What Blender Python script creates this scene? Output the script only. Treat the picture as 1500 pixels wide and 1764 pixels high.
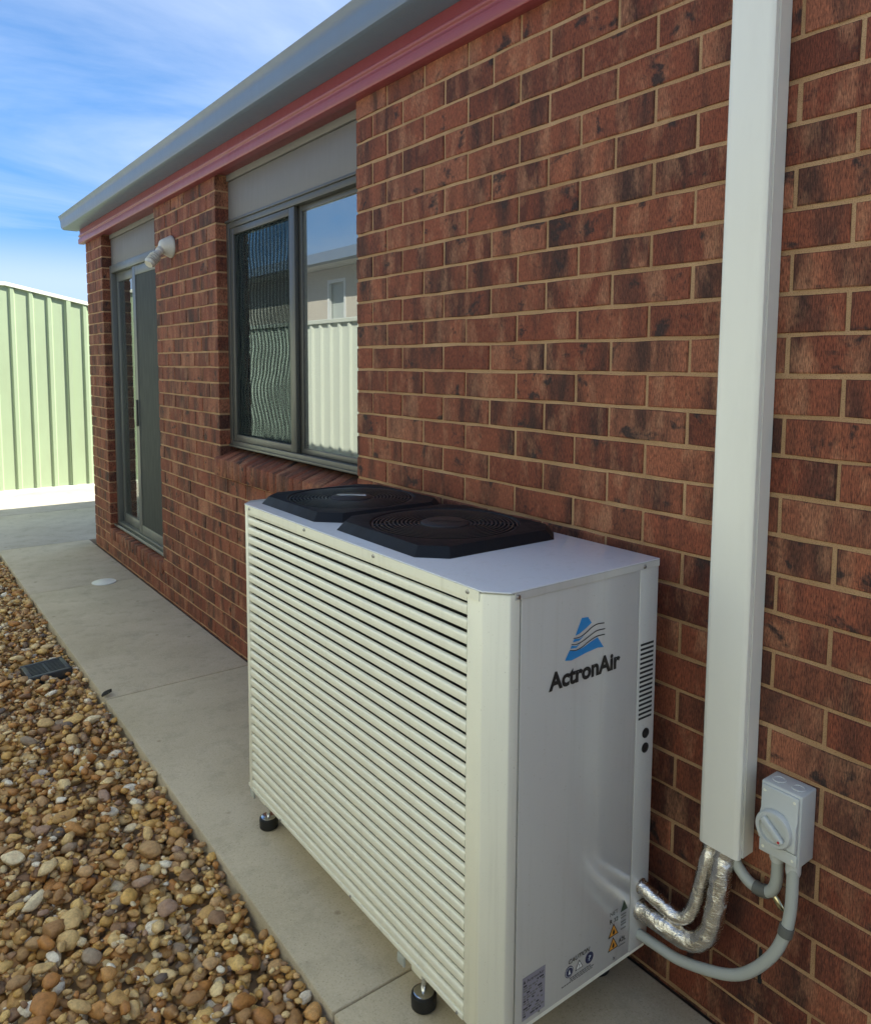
import bpy, bmesh, math, random
import numpy as np
from mathutils import Vector, Matrix, noise

random.seed(7); rng = np.random.default_rng(7)
sc = bpy.context.scene
C = sc.collection
for o in list(bpy.data.objects): bpy.data.objects.remove(o)

# ------------------------------------------------------------------ camera
CAM = np.array([-1.5705, -2.6538, 0.0177]); YAW, PIT, ROLL = 0.6439, -0.0931, 0.0056
FPX, PX, PY = 1312.77, 750.0, 751.9
def _basis(a, b, c):
    ca, sa, cb, sb, cc, s_ = math.cos(a), math.sin(a), math.cos(b), math.sin(b), math.cos(c), math.sin(c)
    f = np.array([sa*cb, ca*cb, sb]); r = np.array([ca, -sa, 0.0]); u = np.cross(r, f)
    return cc*r + s_*u, -s_*r + cc*u, f
R_, U_, F_ = _basis(YAW, PIT, ROLL)
def proj(p):
    d = np.asarray(p, float) - CAM; z = d @ F_
    if z < .05: return None
    return PX + FPX*(d @ R_)/z, PY - FPX*(d @ U_)/z, z
cd = bpy.data.cameras.new('camera'); cam = bpy.data.objects.new('camera', cd); C.objects.link(cam)
cam.matrix_world = Matrix(((R_[0], U_[0], -F_[0], CAM[0]), (R_[1], U_[1], -F_[1], CAM[1]), (R_[2], U_[2], -F_[2], CAM[2]), (0, 0, 0, 1)))
cd.sensor_fit = 'VERTICAL'; cd.sensor_height = 36; cd.lens = 36*FPX/1764
cd.shift_y = -(882 - PY)/1764; cd.clip_start = .02; cd.clip_end = 2000
sc.camera = cam

# ------------------------------------------------------------------ sky, sun, exposure
SUN = Vector((0.94, -0.73, 1.0)).normalized()
EL = math.asin(SUN.z); AZ = math.atan2(SUN.x, SUN.y)
W = bpy.data.worlds.new('World'); sc.world = W; W.use_nodes = True
nt = W.node_tree; nt.nodes.clear()
def N(t, **k):
    n = nt.nodes.new(t)
    for a, b in k.items(): setattr(n, a, b)
    return n
sky = N('ShaderNodeTexSky', sky_type='NISHITA', sun_disc=False); sky.sun_elevation = EL; sky.sun_rotation = AZ
sky.air_density = 1.0; sky.dust_density = .6; sky.ozone_density = 2.2
geo = N('ShaderNodeTexCoord'); sep = N('ShaderNodeSeparateXYZ'); nt.links.new(geo.outputs['Generated'], sep.inputs[0])
# project the direction onto a flat cloud layer
zz = N('ShaderNodeMath', operation='MAXIMUM'); nt.links.new(sep.outputs[2], zz.inputs[0]); zz.inputs[1].default_value = .0
za = N('ShaderNodeMath', operation='ADD'); nt.links.new(zz.outputs[0], za.inputs[0]); za.inputs[1].default_value = .16
dv = N('ShaderNodeVectorMath', operation='DIVIDE'); nt.links.new(geo.outputs['Generated'], dv.inputs[0])
cz = N('ShaderNodeCombineXYZ')
for i in range(3): nt.links.new(za.outputs[0], cz.inputs[i])
nt.links.new(cz.outputs[0], dv.inputs[1])
mp = N('ShaderNodeMapping'); mp.inputs['Rotation'].default_value = (0, 0, .35); mp.inputs['Scale'].default_value = (.6, 1.0, 0)
mp.inputs['Location'].default_value = (1.3, .55, 0)
nt.links.new(dv.outputs[0], mp.inputs['Vector'])
n1 = N('ShaderNodeTexNoise'); n1.inputs['Scale'].default_value = 1.1; n1.inputs['Detail'].default_value = 9; n1.inputs['Roughness'].default_value = .58; n1.inputs['Distortion'].default_value = .55
nt.links.new(mp.outputs[0], n1.inputs['Vector'])
cr = N('ShaderNodeValToRGB'); cr.color_ramp.elements[0].position = .39; cr.color_ramp.elements[0].color = (0, 0, 0, 1)
cr.color_ramp.elements[1].position = .80; cr.color_ramp.elements[1].color = (.9, .9, .9, 1)
nt.links.new(n1.outputs['Fac'], cr.inputs[0])
# a pale band of cloud low over the horizon
hz = N('ShaderNodeMapRange'); nt.links.new(sep.outputs[2], hz.inputs[0]); hz.inputs[1].default_value = .165; hz.inputs[2].default_value = .09; hz.inputs[3].default_value = 0; hz.inputs[4].default_value = .7; hz.interpolation_type = 'SMOOTHSTEP'
mxm = N('ShaderNodeMath', operation='MAXIMUM'); nt.links.new(cr.outputs[0], mxm.inputs[0]); nt.links.new(hz.outputs[0], mxm.inputs[1])
tint = N('ShaderNodeMix', data_type='RGBA', blend_type='MULTIPLY'); tint.inputs['Factor'].default_value = 1
tr_ = N('ShaderNodeValToRGB'); e_ = tr_.color_ramp.elements; e_[0].position = .08; e_[0].color = (.13, .34, .60, 1); e_[1].position = .9; e_[1].color = (.95, 1.0, 1.0, 1)
m_ = e_.new(.30); m_.color = (.50, .68, .86, 1)
nt.links.new(sep.outputs[2], tr_.inputs[0]); nt.links.new(tr_.outputs[0], tint.inputs['B']); nt.links.new(sky.outputs[0], tint.inputs['A'])
mx = N('ShaderNodeMix', data_type='RGBA'); nt.links.new(mxm.outputs[0], mx.inputs['Factor'])
nt.links.new(tint.outputs['Result'], mx.inputs['A']); mx.inputs['B'].default_value = (3.1, 3.65, 4.7, 1)
bg = N('ShaderNodeBackground'); bg.inputs['Strength'].default_value = .11; nt.links.new(mx.outputs['Result'], bg.inputs['Color'])
wo = N('ShaderNodeOutputWorld'); nt.links.new(bg.outputs[0], wo.inputs['Surface'])
sd = bpy.data.lights.new('sun', 'SUN'); sd.energy = 4.9; sd.angle = math.radians(.5); sd.color = (1.0, .95, .86)
so = bpy.data.objects.new('sun', sd); C.objects.link(so); so.rotation_euler = SUN.to_track_quat('Z', 'Y').to_euler(); so.location = (6, -5, 8)
vs = sc.view_settings; vs.view_transform = 'Standard'; vs.look = 'None'; vs.exposure = 1.32; vs.gamma = 1; vs.use_curve_mapping = False
sc.cycles.max_bounces = 8; sc.cycles.diffuse_bounces = 5; sc.cycles.glossy_bounces = 4; sc.cycles.transparent_max_bounces = 8

# ------------------------------------------------------------------ material helpers
class Mat:
    def __init__(s, name, rough=.6, metal=0, spec=.5):
        s.m = bpy.data.materials.new(name); s.m.use_nodes = True; s.t = s.m.node_tree
        s.b = s.t.nodes['Principled BSDF']; s.b.inputs['Roughness'].default_value = rough; s.b.inputs['Metallic'].default_value = metal
        s.b.inputs['Specular IOR Level'].default_value = spec
    def n(s, t, **k):
        n = s.t.nodes.new(t)
        for a, b in k.items():
            if a.startswith('i_'): n.inputs[a[2:].replace('_', ' ')].default_value = b
            else: setattr(n, a, b)
        return n
    def l(s, a, b): s.t.links.new(a, b)
    def pos(s, scale=(1, 1, 1), obj=False, off=None):
        g = s.n('ShaderNodeTexCoord').outputs['Object'] if obj else s.n('ShaderNodeNewGeometry').outputs['Position']
        m = s.n('ShaderNodeMapping'); m.inputs['Scale'].default_value = scale
        if off is not None: s.l(off, m.inputs['Location'])
        s.l(g, m.inputs['Vector']); return m.outputs[0]
    def noise(s, vec, sc_, det=3, rough=.5, dist=0):
        x = s.n('ShaderNodeTexNoise'); x.inputs['Scale'].default_value = sc_; x.inputs['Detail'].default_value = det
        x.inputs['Roughness'].default_value = rough; x.inputs['Distortion'].default_value = dist
        s.l(vec, x.inputs['Vector']); return x.outputs['Fac']
    def ramp(s, f, stops, interp='LINEAR'):
        r = s.n('ShaderNodeValToRGB'); cr = r.color_ramp; cr.interpolation = interp
        while len(cr.elements) < len(stops): cr.elements.new(.5)
        for e, (p, c) in zip(cr.elements, stops): e.position = p; e.color = (*c, 1) if len(c) == 3 else c
        s.l(f, r.inputs[0]); return r.outputs[0]
    def mix(s, f, a, b, mode='MIX'):
        m = s.n('ShaderNodeMix', data_type='RGBA', blend_type=mode)
        for v, k in ((f, 'Factor'), (a, 'A'), (b, 'B')):
            if isinstance(v, (int, float)): m.inputs[k].default_value = v
            elif isinstance(v, tuple): m.inputs[k].default_value = (*v, 1)
            else: s.l(v, m.inputs[k])
        return m.outputs['Result']
    def math(s, op, a, b=0.0):
        m = s.n('ShaderNodeMath', operation=op)
        for i, v in enumerate((a, b)):
            if isinstance(v, (int, float)): m.inputs[i].default_value = v
            else: s.l(v, m.inputs[i])
        return m.outputs[0]
    def bump(s, h, strength=.3, dist=.002):
        b = s.n('ShaderNodeBump'); b.inputs['Strength'].default_value = strength; b.inputs['Distance'].default_value = dist
        s.l(h, b.inputs['Height']); s.l(b.outputs[0], s.b.inputs['Normal'])
    def col(s, c):
        if isinstance(c, tuple): s.b.inputs['Base Color'].default_value = (*c, 1)
        else: s.l(c, s.b.inputs['Base Color'])
def rnd_of(M):
    a = M.n('ShaderNodeAttribute', attribute_name='rnd'); o = M.n('ShaderNodeObjectInfo')
    s_ = M.math('ADD', a.outputs['Fac'], o.outputs['Random'])
    return M.math('FRACT', s_)

def painted(name, c, rough=.35, var=.05, spec=.5, metal=0, dirt=0.0, bump=0.0, coat=0.0):
    M = Mat(name, rough, metal, spec); p = M.pos()
    f = M.noise(p, 3.5, 4); g = M.noise(M.pos((40, 40, 6)), 1, 3)
    base = M.mix(f, tuple(x*(1-var) for x in c), tuple(min(1, x*(1+var)) for x in c))
    if dirt:
        d = M.ramp(M.noise(M.pos((9, 9, 2.2)), 1, 6, .65), [(.48, (0, 0, 0)), (.8, (dirt,)*3)])
        base = M.mix(d, base, (.16, .12, .08))
    if dirt and coat:
        st_ = M.noise(M.pos((55, 55, 1.6)), 1, 4, .6); base = M.mix(M.ramp(st_, [(.55, (0, 0, 0)), (.78, (.16,)*3)]), base, (.30, .27, .20))
        du_ = M.noise(p, 190, 2, .6); base = M.mix(M.ramp(du_, [(.68, (0, 0, 0)), (.76, (.35,)*3)]), base, (.25, .20, .13))
    M.col(base)
    r = M.n('ShaderNodeMapRange'); M.l(g, r.inputs[0]); r.inputs[3].default_value = rough*.8; r.inputs[4].default_value = min(1, rough*1.25); M.l(r.outputs[0], M.b.inputs['Roughness'])
    if bump: M.bump(M.noise(p, 260, 2), bump, .0006)
    if coat: M.b.inputs['Coat Weight'].default_value = coat; M.b.inputs['Coat Roughness'].default_value = .12
    return M.m

def m_brick():
    M = Mat('brick_clay', .82, 0, .35)
    r = rnd_of(M); wn = M.n('ShaderNodeTexWhiteNoise', noise_dimensions='1D'); M.l(r, wn.inputs['W'])
    off = M.n('ShaderNodeVectorMath', operation='SCALE'); M.l(wn.outputs['Color'], off.inputs[0]); off.inputs['Scale'].default_value = 60
    # kiln bands: broad upright flashes that run the height of a brick
    band = M.noise(M.pos((3, 9, 1.8), off=off.outputs[0]), 1, 5, .62, .05)
    base = M.ramp(r, [(0, (.115, .032, .019)), (.14, (.215, .066, .036)), (.28, (.150, .042, .024)), (.42, (.260, .089, .048)), (.56, (.175, .050, .028)), (.70, (.230, .070, .038)), (.84, (.135, .042, .026)), (.93, (.280, .108, .061)), (1, (.19, .057, .032))])
    c = M.mix(M.ramp(band, [(.46, (0, 0, 0)), (.55, (.45,)*3), (.65, (.9,)*3)]), base, (.042, .021, .017))
    band2 = M.noise(M.pos((5, 10, 4), off=off.outputs[0]), 1.25, 5, .68, .1)
    c = M.mix(M.ramp(band2, [(.50, (0, 0, 0)), (.62, (.40,)*3), (.74, (.8,)*3)]), c, (.38, .19, .110))
    # soft soot blotches and lime smears with edges of their own
    bl = M.noise(M.pos((8, 8, 10), off=off.outputs[0]), 1.3, 6, .62, .3)
    c = M.mix(M.ramp(bl, [(.60, (0, 0, 0)), (.67, (.88,)*3)]), c, (.026, .020, .020))
    # wire-drag grain, fine and upright
    gr = M.noise(M.pos((150, 420, 75)), 1, 3, .65); c = M.mix(M.ramp(gr, [(0, (0, 0, 0)), (1, (0, 0, 0))]), c, c)
    gm = M.n('ShaderNodeMix', data_type='RGBA', blend_type='MULTIPLY'); gm.inputs['Factor'].default_value = .95
    M.l(c, gm.inputs['A']); M.l(M.ramp(gr, [(.30, (.34, .31, .31)), (.5, (1, 1, 1)), (.68, (1.7, 1.58, 1.46))]), gm.inputs['B']); c = gm.outputs['Result']
    pit = M.noise(M.pos((260, 260, 160)), 1, 3, .7); c = M.mix(M.ramp(pit, [(.24, (1, 1, 1)), (.33, (0, 0, 0))]), c, (.02, .014, .013))
    M.col(c)
    h = M.math('ADD', M.math('MULTIPLY', gr, .55), M.math('ADD', M.math('MULTIPLY', M.ramp(pit, [(.24, (0, 0, 0)), (.42, (1, 1, 1))]), .8), M.math('MULTIPLY', M.noise(M.pos(), 45, 4), .8)))
    M.bump(h, .7, .003); return M.m
def m_mortar():
    M = Mat('mortar_sandy', .95, 0, .2); p = M.pos()
    c = M.ramp(M.noise(p, 6, 5, .6), [(.25, (.34, .205, .108)), (.5, (.43, .27, .15)), (.8, (.55, .365, .215))])
    c = M.mix(M.ramp(M.noise(p, 420, 2), [(.34, (.55,)*3), (.46, (0, 0, 0))]), c, (.14, .08, .045))
    M.col(c); M.bump(M.math('ADD', M.noise(p, 90, 4, .6), M.noise(p, 500, 2)), .7, .003); return M.m
def m_concrete(c0, c1):
    M = Mat('concrete', .85, 0, .3); p = M.pos()
    c = M.ramp(M.noise(p, 2.3, 7, .62), [(.30, c0), (.52, tuple((a+b)/2 for a, b in zip(c0, c1))), (.72, c1)])
    c = M.mix(M.ramp(M.noise(M.pos((1, 1, 1)), 9, 5, .7), [(.50, (0, 0, 0)), (.72, (.5,)*3)]), c, tuple(x*.68 for x in c0))
    sp = M.noise(p, 210, 3, .75); c = M.mix(M.ramp(sp, [(.30, (.8,)*3), (.42, (0, 0, 0))]), c, tuple(x*.55 for x in c0))
    c = M.mix(M.ramp(sp, [(.58, (0, 0, 0)), (.70, (.6,)*3)]), c, (.62, .56, .45))
    s2 = M.noise(p, 120, 3, .7); c = M.mix(M.ramp(s2, [(.30, (.45,)*3), (.42, (0, 0, 0))]), c, tuple(x*.6 for x in c0))
    c = M.mix(M.ramp(s2, [(.60, (0, 0, 0)), (.74, (.35,)*3)]), c, (.6, .56, .48))
    # brown spots and drip marks
    v = M.n('ShaderNodeTexVoronoi', feature='F1'); v.inputs['Scale'].default_value = 5.5; M.l(p, v.inputs['Vector'])
    c = M.mix(M.ramp(v.outputs['Distance'], [(.03, (.55,)*3), (.075, (0, 0, 0))]), c, (.13, .085, .05))
    M.col(c); M.bump(M.math('ADD', M.math('MULTIPLY', sp, .6), M.noise(p, 70, 5, .6)), .45, .0018); return M.m
def m_pebble():
    M = Mat('river_pebble', .62, 0, .4); r = rnd_of(M)
    wn = M.n('ShaderNodeTexWhiteNoise', noise_dimensions='1D'); M.l(r, wn.inputs['W'])
    off = M.n('ShaderNodeVectorMath', operation='SCALE'); M.l(wn.outputs['Color'], off.inputs[0]); off.inputs['Scale'].default_value = 40
    base = M.ramp(wn.outputs['Value'], [(0, (.48, .22, .065)), (.08, (.68, .42, .13)), (.15, (.38, .21, .085)), (.24, (.76, .52, .20)), (.33, (.54, .33, .12)),
        (.42, (.80, .62, .33)), (.50, (.28, .17, .10)), (.56, (.58, .30, .10)), (.62, (.70, .50, .23)), (.71, (.46, .29, .14)), (.79, (.84, .73, .50)), (.84, (.34, .27, .20)), (.875, (.62, .40, .20)), (.925, (.86, .81, .68)), (.96, (.42, .29, .22)), (.985, (.16, .135, .12))], 'CONSTANT')
    sp = M.pos((1, 1, 1), off=off.outputs[0])
    n = M.noise(sp, 26, 5, .6, .3); c = M.mix(M.ramp(n, [(.42, (0, 0, 0)), (.66, (.75,)*3)]), base, M.mix(.5, base, (.30, .14, .055)))
    n2 = M.noise(sp, 120, 3, .6)
    gm = M.n('ShaderNodeMix', data_type='RGBA', blend_type='MULTIPLY'); gm.inputs['Factor'].default_value = .8
    M.l(c, gm.inputs['A']); M.l(M.ramp(n2, [(.3, (.68,)*3), (.55, (1.02,)*3), (.75, (1.2,)*3)]), gm.inputs['B']); M.col(gm.outputs['Result'])
    M.bump(M.math('ADD', M.noise(sp, 60, 4), M.math('MULTIPLY', n2, .6)), .5, .003)
    M.l(M.ramp(wn.outputs['Value'], [(0, (.5,)*3), (1, (.72,)*3)]), M.b.inputs['Roughness']); return M.m
def m_foil():
    M = Mat('foil_lagging', .22, 1.0); p = M.pos((1, 1, 1))
    n = M.noise(M.pos((1, 1, .45)), 38, 4, .5, 1.2); w = M.noise(M.pos((1, 1, 5)), 75, 3, .6, .6)
    M.col(M.mix(M.ramp(n, [(.35, (0, 0, 0)), (.7, (1, 1, 1))]), (.60, .57, .52), (.80, .78, .74)))
    M.bump(M.math('ADD', n, M.math('MULTIPLY', w, .35)), .6, .006)
    M.l(M.ramp(w, [(.3, (.14,)*3), (.7, (.30,)*3)]), M.b.inputs['Roughness']); return M.m
def m_glass(name, tr=.55, screen=False, tint=(.55, .63, .62), veil=.03):
    M = Mat(name); t = M.t; t.nodes.remove(M.b)
    out = [n for n in t.nodes if n.type == 'OUTPUT_MATERIAL'][0]
    lw = M.n('ShaderNodeFresnel'); lw.inputs['IOR'].default_value = 3.6 if not screen else 2.6
    gl = M.n('ShaderNodeBsdfGlossy'); gl.inputs['Roughness'].default_value = .0; gl.inputs['Color'].default_value = (.94, .98, .96, 1)
    wob = M.n('ShaderNodeBump'); wob.inputs['Strength'].default_value = .03; wob.inputs['Distance'].default_value = .002
    M.l(M.noise(M.pos((1, 1, .7)), 4.5, 1), wob.inputs['Height']); M.l(wob.outputs[0], gl.inputs['Normal'])
    trn = M.n('ShaderNodeBsdfTransparent'); trn.inputs['Color'].default_value = (*tint, 1)
    mx = M.n('ShaderNodeMixShader'); f = lw.outputs[0]
    M.l(f, mx.inputs[0]); M.l(trn.outputs[0], mx.inputs[1]); M.l(gl.outputs[0], mx.inputs[2])
    du_ = M.n('ShaderNodeBsdfDiffuse'); du_.inputs['Color'].default_value = (.62, .66, .64, 1); m2 = M.n('ShaderNodeMixShader'); m2.inputs[0].default_value = veil
    M.l(mx.outputs[0], m2.inputs[1]); M.l(du_.outputs[0], m2.inputs[2]); last = m2.outputs[0]      # pale diffuse haze painted into the glass to lighten its reflection
    M.l(last, out.inputs['Surface']); return M.m
def m_screen():
    # woven insect mesh: dark threads over mostly open holes; moire waves painted in as bands of opacity
    M = Mat('insect_mesh'); t = M.t; t.nodes.remove(M.b); out = [n for n in t.nodes if n.type == 'OUTPUT_MATERIAL'][0]
    d = M.n('ShaderNodeBsdfDiffuse'); d.inputs['Color'].default_value = (.035, .042, .042, 1)
    tr = M.n('ShaderNodeBsdfTransparent'); tr.inputs['Color'].default_value = (.82, .9, .9, 1)
    p = M.pos((1, 1, 1)); zig = M.noise(M.pos((1, .8, 4.2)), 1, 1, .4)
    sepx = M.n('ShaderNodeSeparateXYZ'); M.l(p, sepx.inputs[0])
    ph = M.math('ADD', M.math('MULTIPLY', sepx.outputs[1], 150.0), M.math('MULTIPLY', zig, 26.0))
    s_ = M.math('SINE', ph); f = M.n('ShaderNodeMapRange'); M.l(s_, f.inputs[0]); f.inputs[1].default_value = -1; f.inputs[2].default_value = 1; f.inputs[3].default_value = .12; f.inputs[4].default_value = .80
    mx = M.n('ShaderNodeMixShader'); M.l(f.outputs[0], mx.inputs[0]); M.l(tr.outputs[0], mx.inputs[1]); M.l(d.outputs[0], mx.inputs[2]); M.l(mx.outputs[0], out.inputs['Surface']); return M.m

BRICK = m_brick(); MORTAR = m_mortar(); PEB = m_pebble(); FOIL = m_foil()
CONC = m_concrete((.42, .365, .265), (.57, .50, .385)); CONCL = m_concrete((.42, .38, .30), (.54, .50, .41))
FENCE = painted('steel_fence_paint', (.275, .345, .215), .45, .04, dirt=.12); FENCEB = painted('boundary_fence_paint', (.66, .70, .58), .45, .03, dirt=.08); CAPM = painted('fence_cap_paint', (.60, .62, .52), .4, .04)
FASCIA = painted('red_fascia_paint', (.255, .052, .062), .42, .06, dirt=.1, bump=.1)
GUTTER = painted('grey_gutter_paint', (.135, .18, .25), .38, .05, dirt=.15)
FRAME = painted('bronze_window_frame', (.070, .070, .064), .38, .05); FRAMEL = painted('door_frame_alu', (.12, .125, .115), .36, .05)
PANEL = painted('grey_infill_sheet', (.165, .158, .155), .6, .05, bump=.2)
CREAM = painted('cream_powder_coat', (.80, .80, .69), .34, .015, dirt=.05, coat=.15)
CREAM2 = painted('cream_powder_shaded', (.53, .53, .51), .22, .015, dirt=.03, coat=.5)  # same cream coat, its colour darkened for the shaded side
LIDM = painted('cream_powder_skylit', (.66, .68, .71), .2, .02, dirt=.02, coat=.4)  # same cream coat, sky reflection painted in as a bluish tone
BLACK = painted('black_plastic', (.007, .008, .011), .55, .15, spec=.25, dirt=.03); HUBM = painted('hub_plastic', (.024, .021, .022), .5, .1)
GRILLE = painted('guard_wire', (.026, .030, .034), .38, .1); DARK = painted('dark_inside', (.010, .012, .013), .8, .1); RUB = painted('black_rubber', (.012, .012, .012), .5, .1)
CHROME = painted('zinc_bright', (.75, .76, .76), .16, .04, metal=1); SCREW = painted('screw_steel', (.42, .42, .42), .3, .05, metal=1)
DUCT = painted('duct_pvc', (.76, .755, .69), .32, .02, dirt=.09); GREY = painted('grey_pvc', (.52, .55, .55), .3, .04, dirt=.05)
GREYC = painted('conduit_pvc', (.40, .425, .40), .42, .05, dirt=.08); CLIP = painted('clip_grey', (.12, .125, .115), .45, .08)
BRASS = painted('brass_gland', (.62, .56, .34), .25, .06, metal=1)
BLUE = painted('blue_print', (.015, .22, .56), .35, .02); INK = painted('black_print', (.010, .010, .011), .4, .02)
INKG = painted('grey_print', (.16, .16, .15), .5, .05); ORANGE = painted('orange_print', (.60, .27, .035), .4, .03); NAVY = painted('navy_print', (.02, .025, .08), .4, .03)
STICK = painted('sticker_grey', (.26, .25, .30), .4, .06); SILV = painted('silver_print', (.55, .6, .64), .25, .03); GREEN = painted('green_print', (.03, .055, .03), .5, .03)
WHITE = painted('white_pvc', (.72, .73, .70), .35, .03, dirt=.1); LAMPM = painted('aged_lamp_plastic', (.58, .57, .50), .4, .05, dirt=.25); REDM = painted('red_print', (.5, .02, .03), .4, .02)
GRATE = painted('black_grate', (.040, .044, .048), .5, .1, dirt=.35); LEAFM = painted('dead_leaf', (.035, .03, .018), .6, .3)
GLASS = m_glass('window_glass', tint=(.50, .58, .57)); GLASSV = m_glass('veiled_window_glass', tint=(.50, .58, .57), veil=.12); GLASS2 = m_glass('screened_glass', screen=True, tint=(.40, .47, .46)); MESHM = m_screen()
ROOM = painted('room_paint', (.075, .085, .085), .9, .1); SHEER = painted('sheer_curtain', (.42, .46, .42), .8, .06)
ROOFM = painted('roof_tile', (.10, .10, .11), .7, .2); RENDER_ = painted('cream_render', (.52, .47, .38), .85, .06); SOIL = painted('soil', (.27, .18, .095), .95, .3, bump=.5)
EARTH = painted('earth', (.17, .12, .075), .95, .3, bump=.5)

# ------------------------------------------------------------------ mesh helpers
class MB:
    def __init__(s): s.v = []; s.f = []; s.a = []
    def add(s, vs, fs, a=None):
        o = len(s.v); s.v += [tuple(p) for p in vs]; s.f += [tuple(i+o for i in f) for f in fs]
        if a is not None: s.a += [a]*len(vs)
        return s
    def box(s, x0, x1, y0, y1, z0, z1, a=None):
        return s.add([(x0,y0,z0),(x1,y0,z0),(x1,y1,z0),(x0,y1,z0),(x0,y0,z1),(x1,y0,z1),(x1,y1,z1),(x0,y1,z1)],
                     [(0,3,2,1),(4,5,6,7),(0,1,5,4),(1,2,6,5),(2,3,7,6),(3,0,4,7)], a)
    def prism(s, pts, axis, a0, a1):
        """extrude a closed 2-D outline along an axis; pts are the two other coords in xyz order"""
        n = len(pts)
        def P(p, t): return (t, p[0], p[1]) if axis == 0 else (p[0], t, p[1]) if axis == 1 else (p[0], p[1], t)
        vs = [P(p, a0) for p in pts] + [P(p, a1) for p in pts]
        fs = [tuple(range(n))[::-1], tuple(range(n, 2*n))] + [(i, (i+1) % n, n+(i+1) % n, n+i) for i in range(n)]
        return s.add(vs, fs)
    def tube(s, path, r, n=14, caps=True, wob=0):
        path = [Vector(p) for p in path]; rings = []; up = None
        for i, p in enumerate(path):
            t = (path[min(i+1, len(path)-1)] - path[max(i-1, 0)]).normalized()
            if up is None: up = t.orthogonal().normalized()
            up = (up - t*up.dot(t)).normalized(); sd_ = t.cross(up)
            rr = r[i] if isinstance(r, (list, tuple)) else r
            ring = []
            for k in range(n):
                a = 2*math.pi*k/n; q = up*math.cos(a)+sd_*math.sin(a); k_ = 1
                if wob: k_ = 1+wob*noise.noise((p+q*r*2 if not isinstance(r, list) else p)*55)
                ring.append(p + q*rr*k_)
            rings.append(ring)
        vs = [v for r_ in rings for v in r_]; fs = []
        for i in range(len(path)-1):
            for k in range(n): fs.append((i*n+k, i*n+(k+1) % n, (i+1)*n+(k+1) % n, (i+1)*n+k))
        if caps: fs += [tuple(range(n))[::-1], tuple(range((len(path)-1)*n, len(path)*n))]
        return s.add(vs, fs)
    def lathe(s, prof, c, axis=Vector((0, 0, 1)), n=28):
        """prof: list of (radius, height) along axis from centre c"""
        axis = Vector(axis).normalized(); u = axis.orthogonal().normalized(); w = axis.cross(u); c = Vector(c)
        vs = [c+axis*h+(u*math.cos(2*math.pi*k/n)+w*math.sin(2*math.pi*k/n))*max(r, 1e-5) for r, h in prof for k in range(n)]
        fs = [(i*n+k, i*n+(k+1) % n, (i+1)*n+(k+1) % n, (i+1)*n+k) for i in range(len(prof)-1) for k in range(n)]
        fs += [tuple(range(n))[::-1], tuple(range((len(prof)-1)*n, len(prof)*n))]
        return s.add(vs, fs)
    def mesh(s, name, mat, smooth=False, bevel=0, seg=2, ang=35):
        me = bpy.data.meshes.new(name); me.from_pydata(s.v, [], s.f); me.update()
        if s.a:
            at = me.attributes.new('rnd', 'FLOAT', 'POINT'); at.data.foreach_set('value', s.a)
        bm = bmesh.new(); bm.from_mesh(me); bmesh.ops.recalc_face_normals(bm, faces=bm.faces)
        if bevel:
            es = [e for e in bm.edges if len(e.link_faces) == 2 and e.calc_face_angle(0) > math.radians(ang)]
            bmesh.ops.bevel(bm, geom=es, offset=bevel, segments=seg, affect='EDGES', profile=.5, clamp_overlap=True)
        bm.to_mesh(me); bm.free()
        me.materials.append(mat)
        if smooth or bevel:
            for p in me.polygons: p.use_smooth = True
            me.set_sharp_from_angle(angle=math.radians(38 if not bevel else 50))
        return me
def tag(o, label=None, cat=None, group=None, kind=None):
    for k, v in (('label', label), ('category', cat), ('group', group), ('kind', kind)):
        if v: o[k] = v
    return o
def link(me, name, parent=None, loc=None, rot=None):
    o = bpy.data.objects.new(name, me); C.objects.link(o)
    if loc is not None: o.location = loc
    if rot is not None: o.rotation_euler = rot
    if parent is not None:
        o.parent = parent; w = Matrix.Identity(4); q = parent
        chain = []
        while q is not None: chain.append(q.matrix_parent_inverse @ q.matrix_basis); q = q.parent
        for m in reversed(chain): w = w @ m
        o.matrix_parent_inverse = w.inverted()
    return o
def part(name, mb, mat, parent=None, **k): return link(mb.mesh(name, mat, **k), name, parent)
def empty(name, loc): return link(None, name, None, loc)
B = lambda *a: MB().box(*a)

H = .0863; ZG = -1.55
YW0, YW1 = -.041, 1.43      # window opening
YD0, YD1 = 2.50, 3.87       # door opening
YC = 4.38                   # far corner of the house
ZTOP = 1.036                # wall head
ZS, ZDS = -.44, -1.30       # inner sill heights

# ================================================================== GROUND
g = B(-60, 60, -60, 60, -2.1, -1.70); tag(part('ground', g, EARTH), 'earth ground under everything', kind='structure')
pb = MB().box(-.722, -.015, -5.0, 4.55, -1.72, -1.566)
path = part('path', pb, SOIL); tag(path, 'narrow concrete path along the brick wall', kind='structure')
js = [-5.0, -3.28, -1.14, 1.02, 3.05, 4.56]
for a, b in zip(js[:-1], js[1:]):
    part('slab', B(-.735, -.019, a+.0035, b-.0035, -1.66, ZG), CONC, path, bevel=.004)
patio = part('patio', B(-2.3, 9, 4.562, 7.75, -1.72, -1.60), SOIL); tag(patio, 'concrete patio behind the house', kind='structure')
for a, b in ((4.5635, 6.186), (6.202, 7.73)):
    for x0, x1 in ((-2.25, 1.20), (1.208, 4.6), (4.608, 8.9)):
        y0 = a
        if x0 > -.01 and a < 5: y0 = a
        part('slab', B(x0, x1, y0, b, -1.66, ZG), CONCL, patio, bevel=.004)
# black joint strip between the path and the wall
js_ = part('joint_strip', B(-.0185, -.001, -5, 4.38, -1.66, -1.562), RUB); tag(js_, kind='structure')

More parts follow.
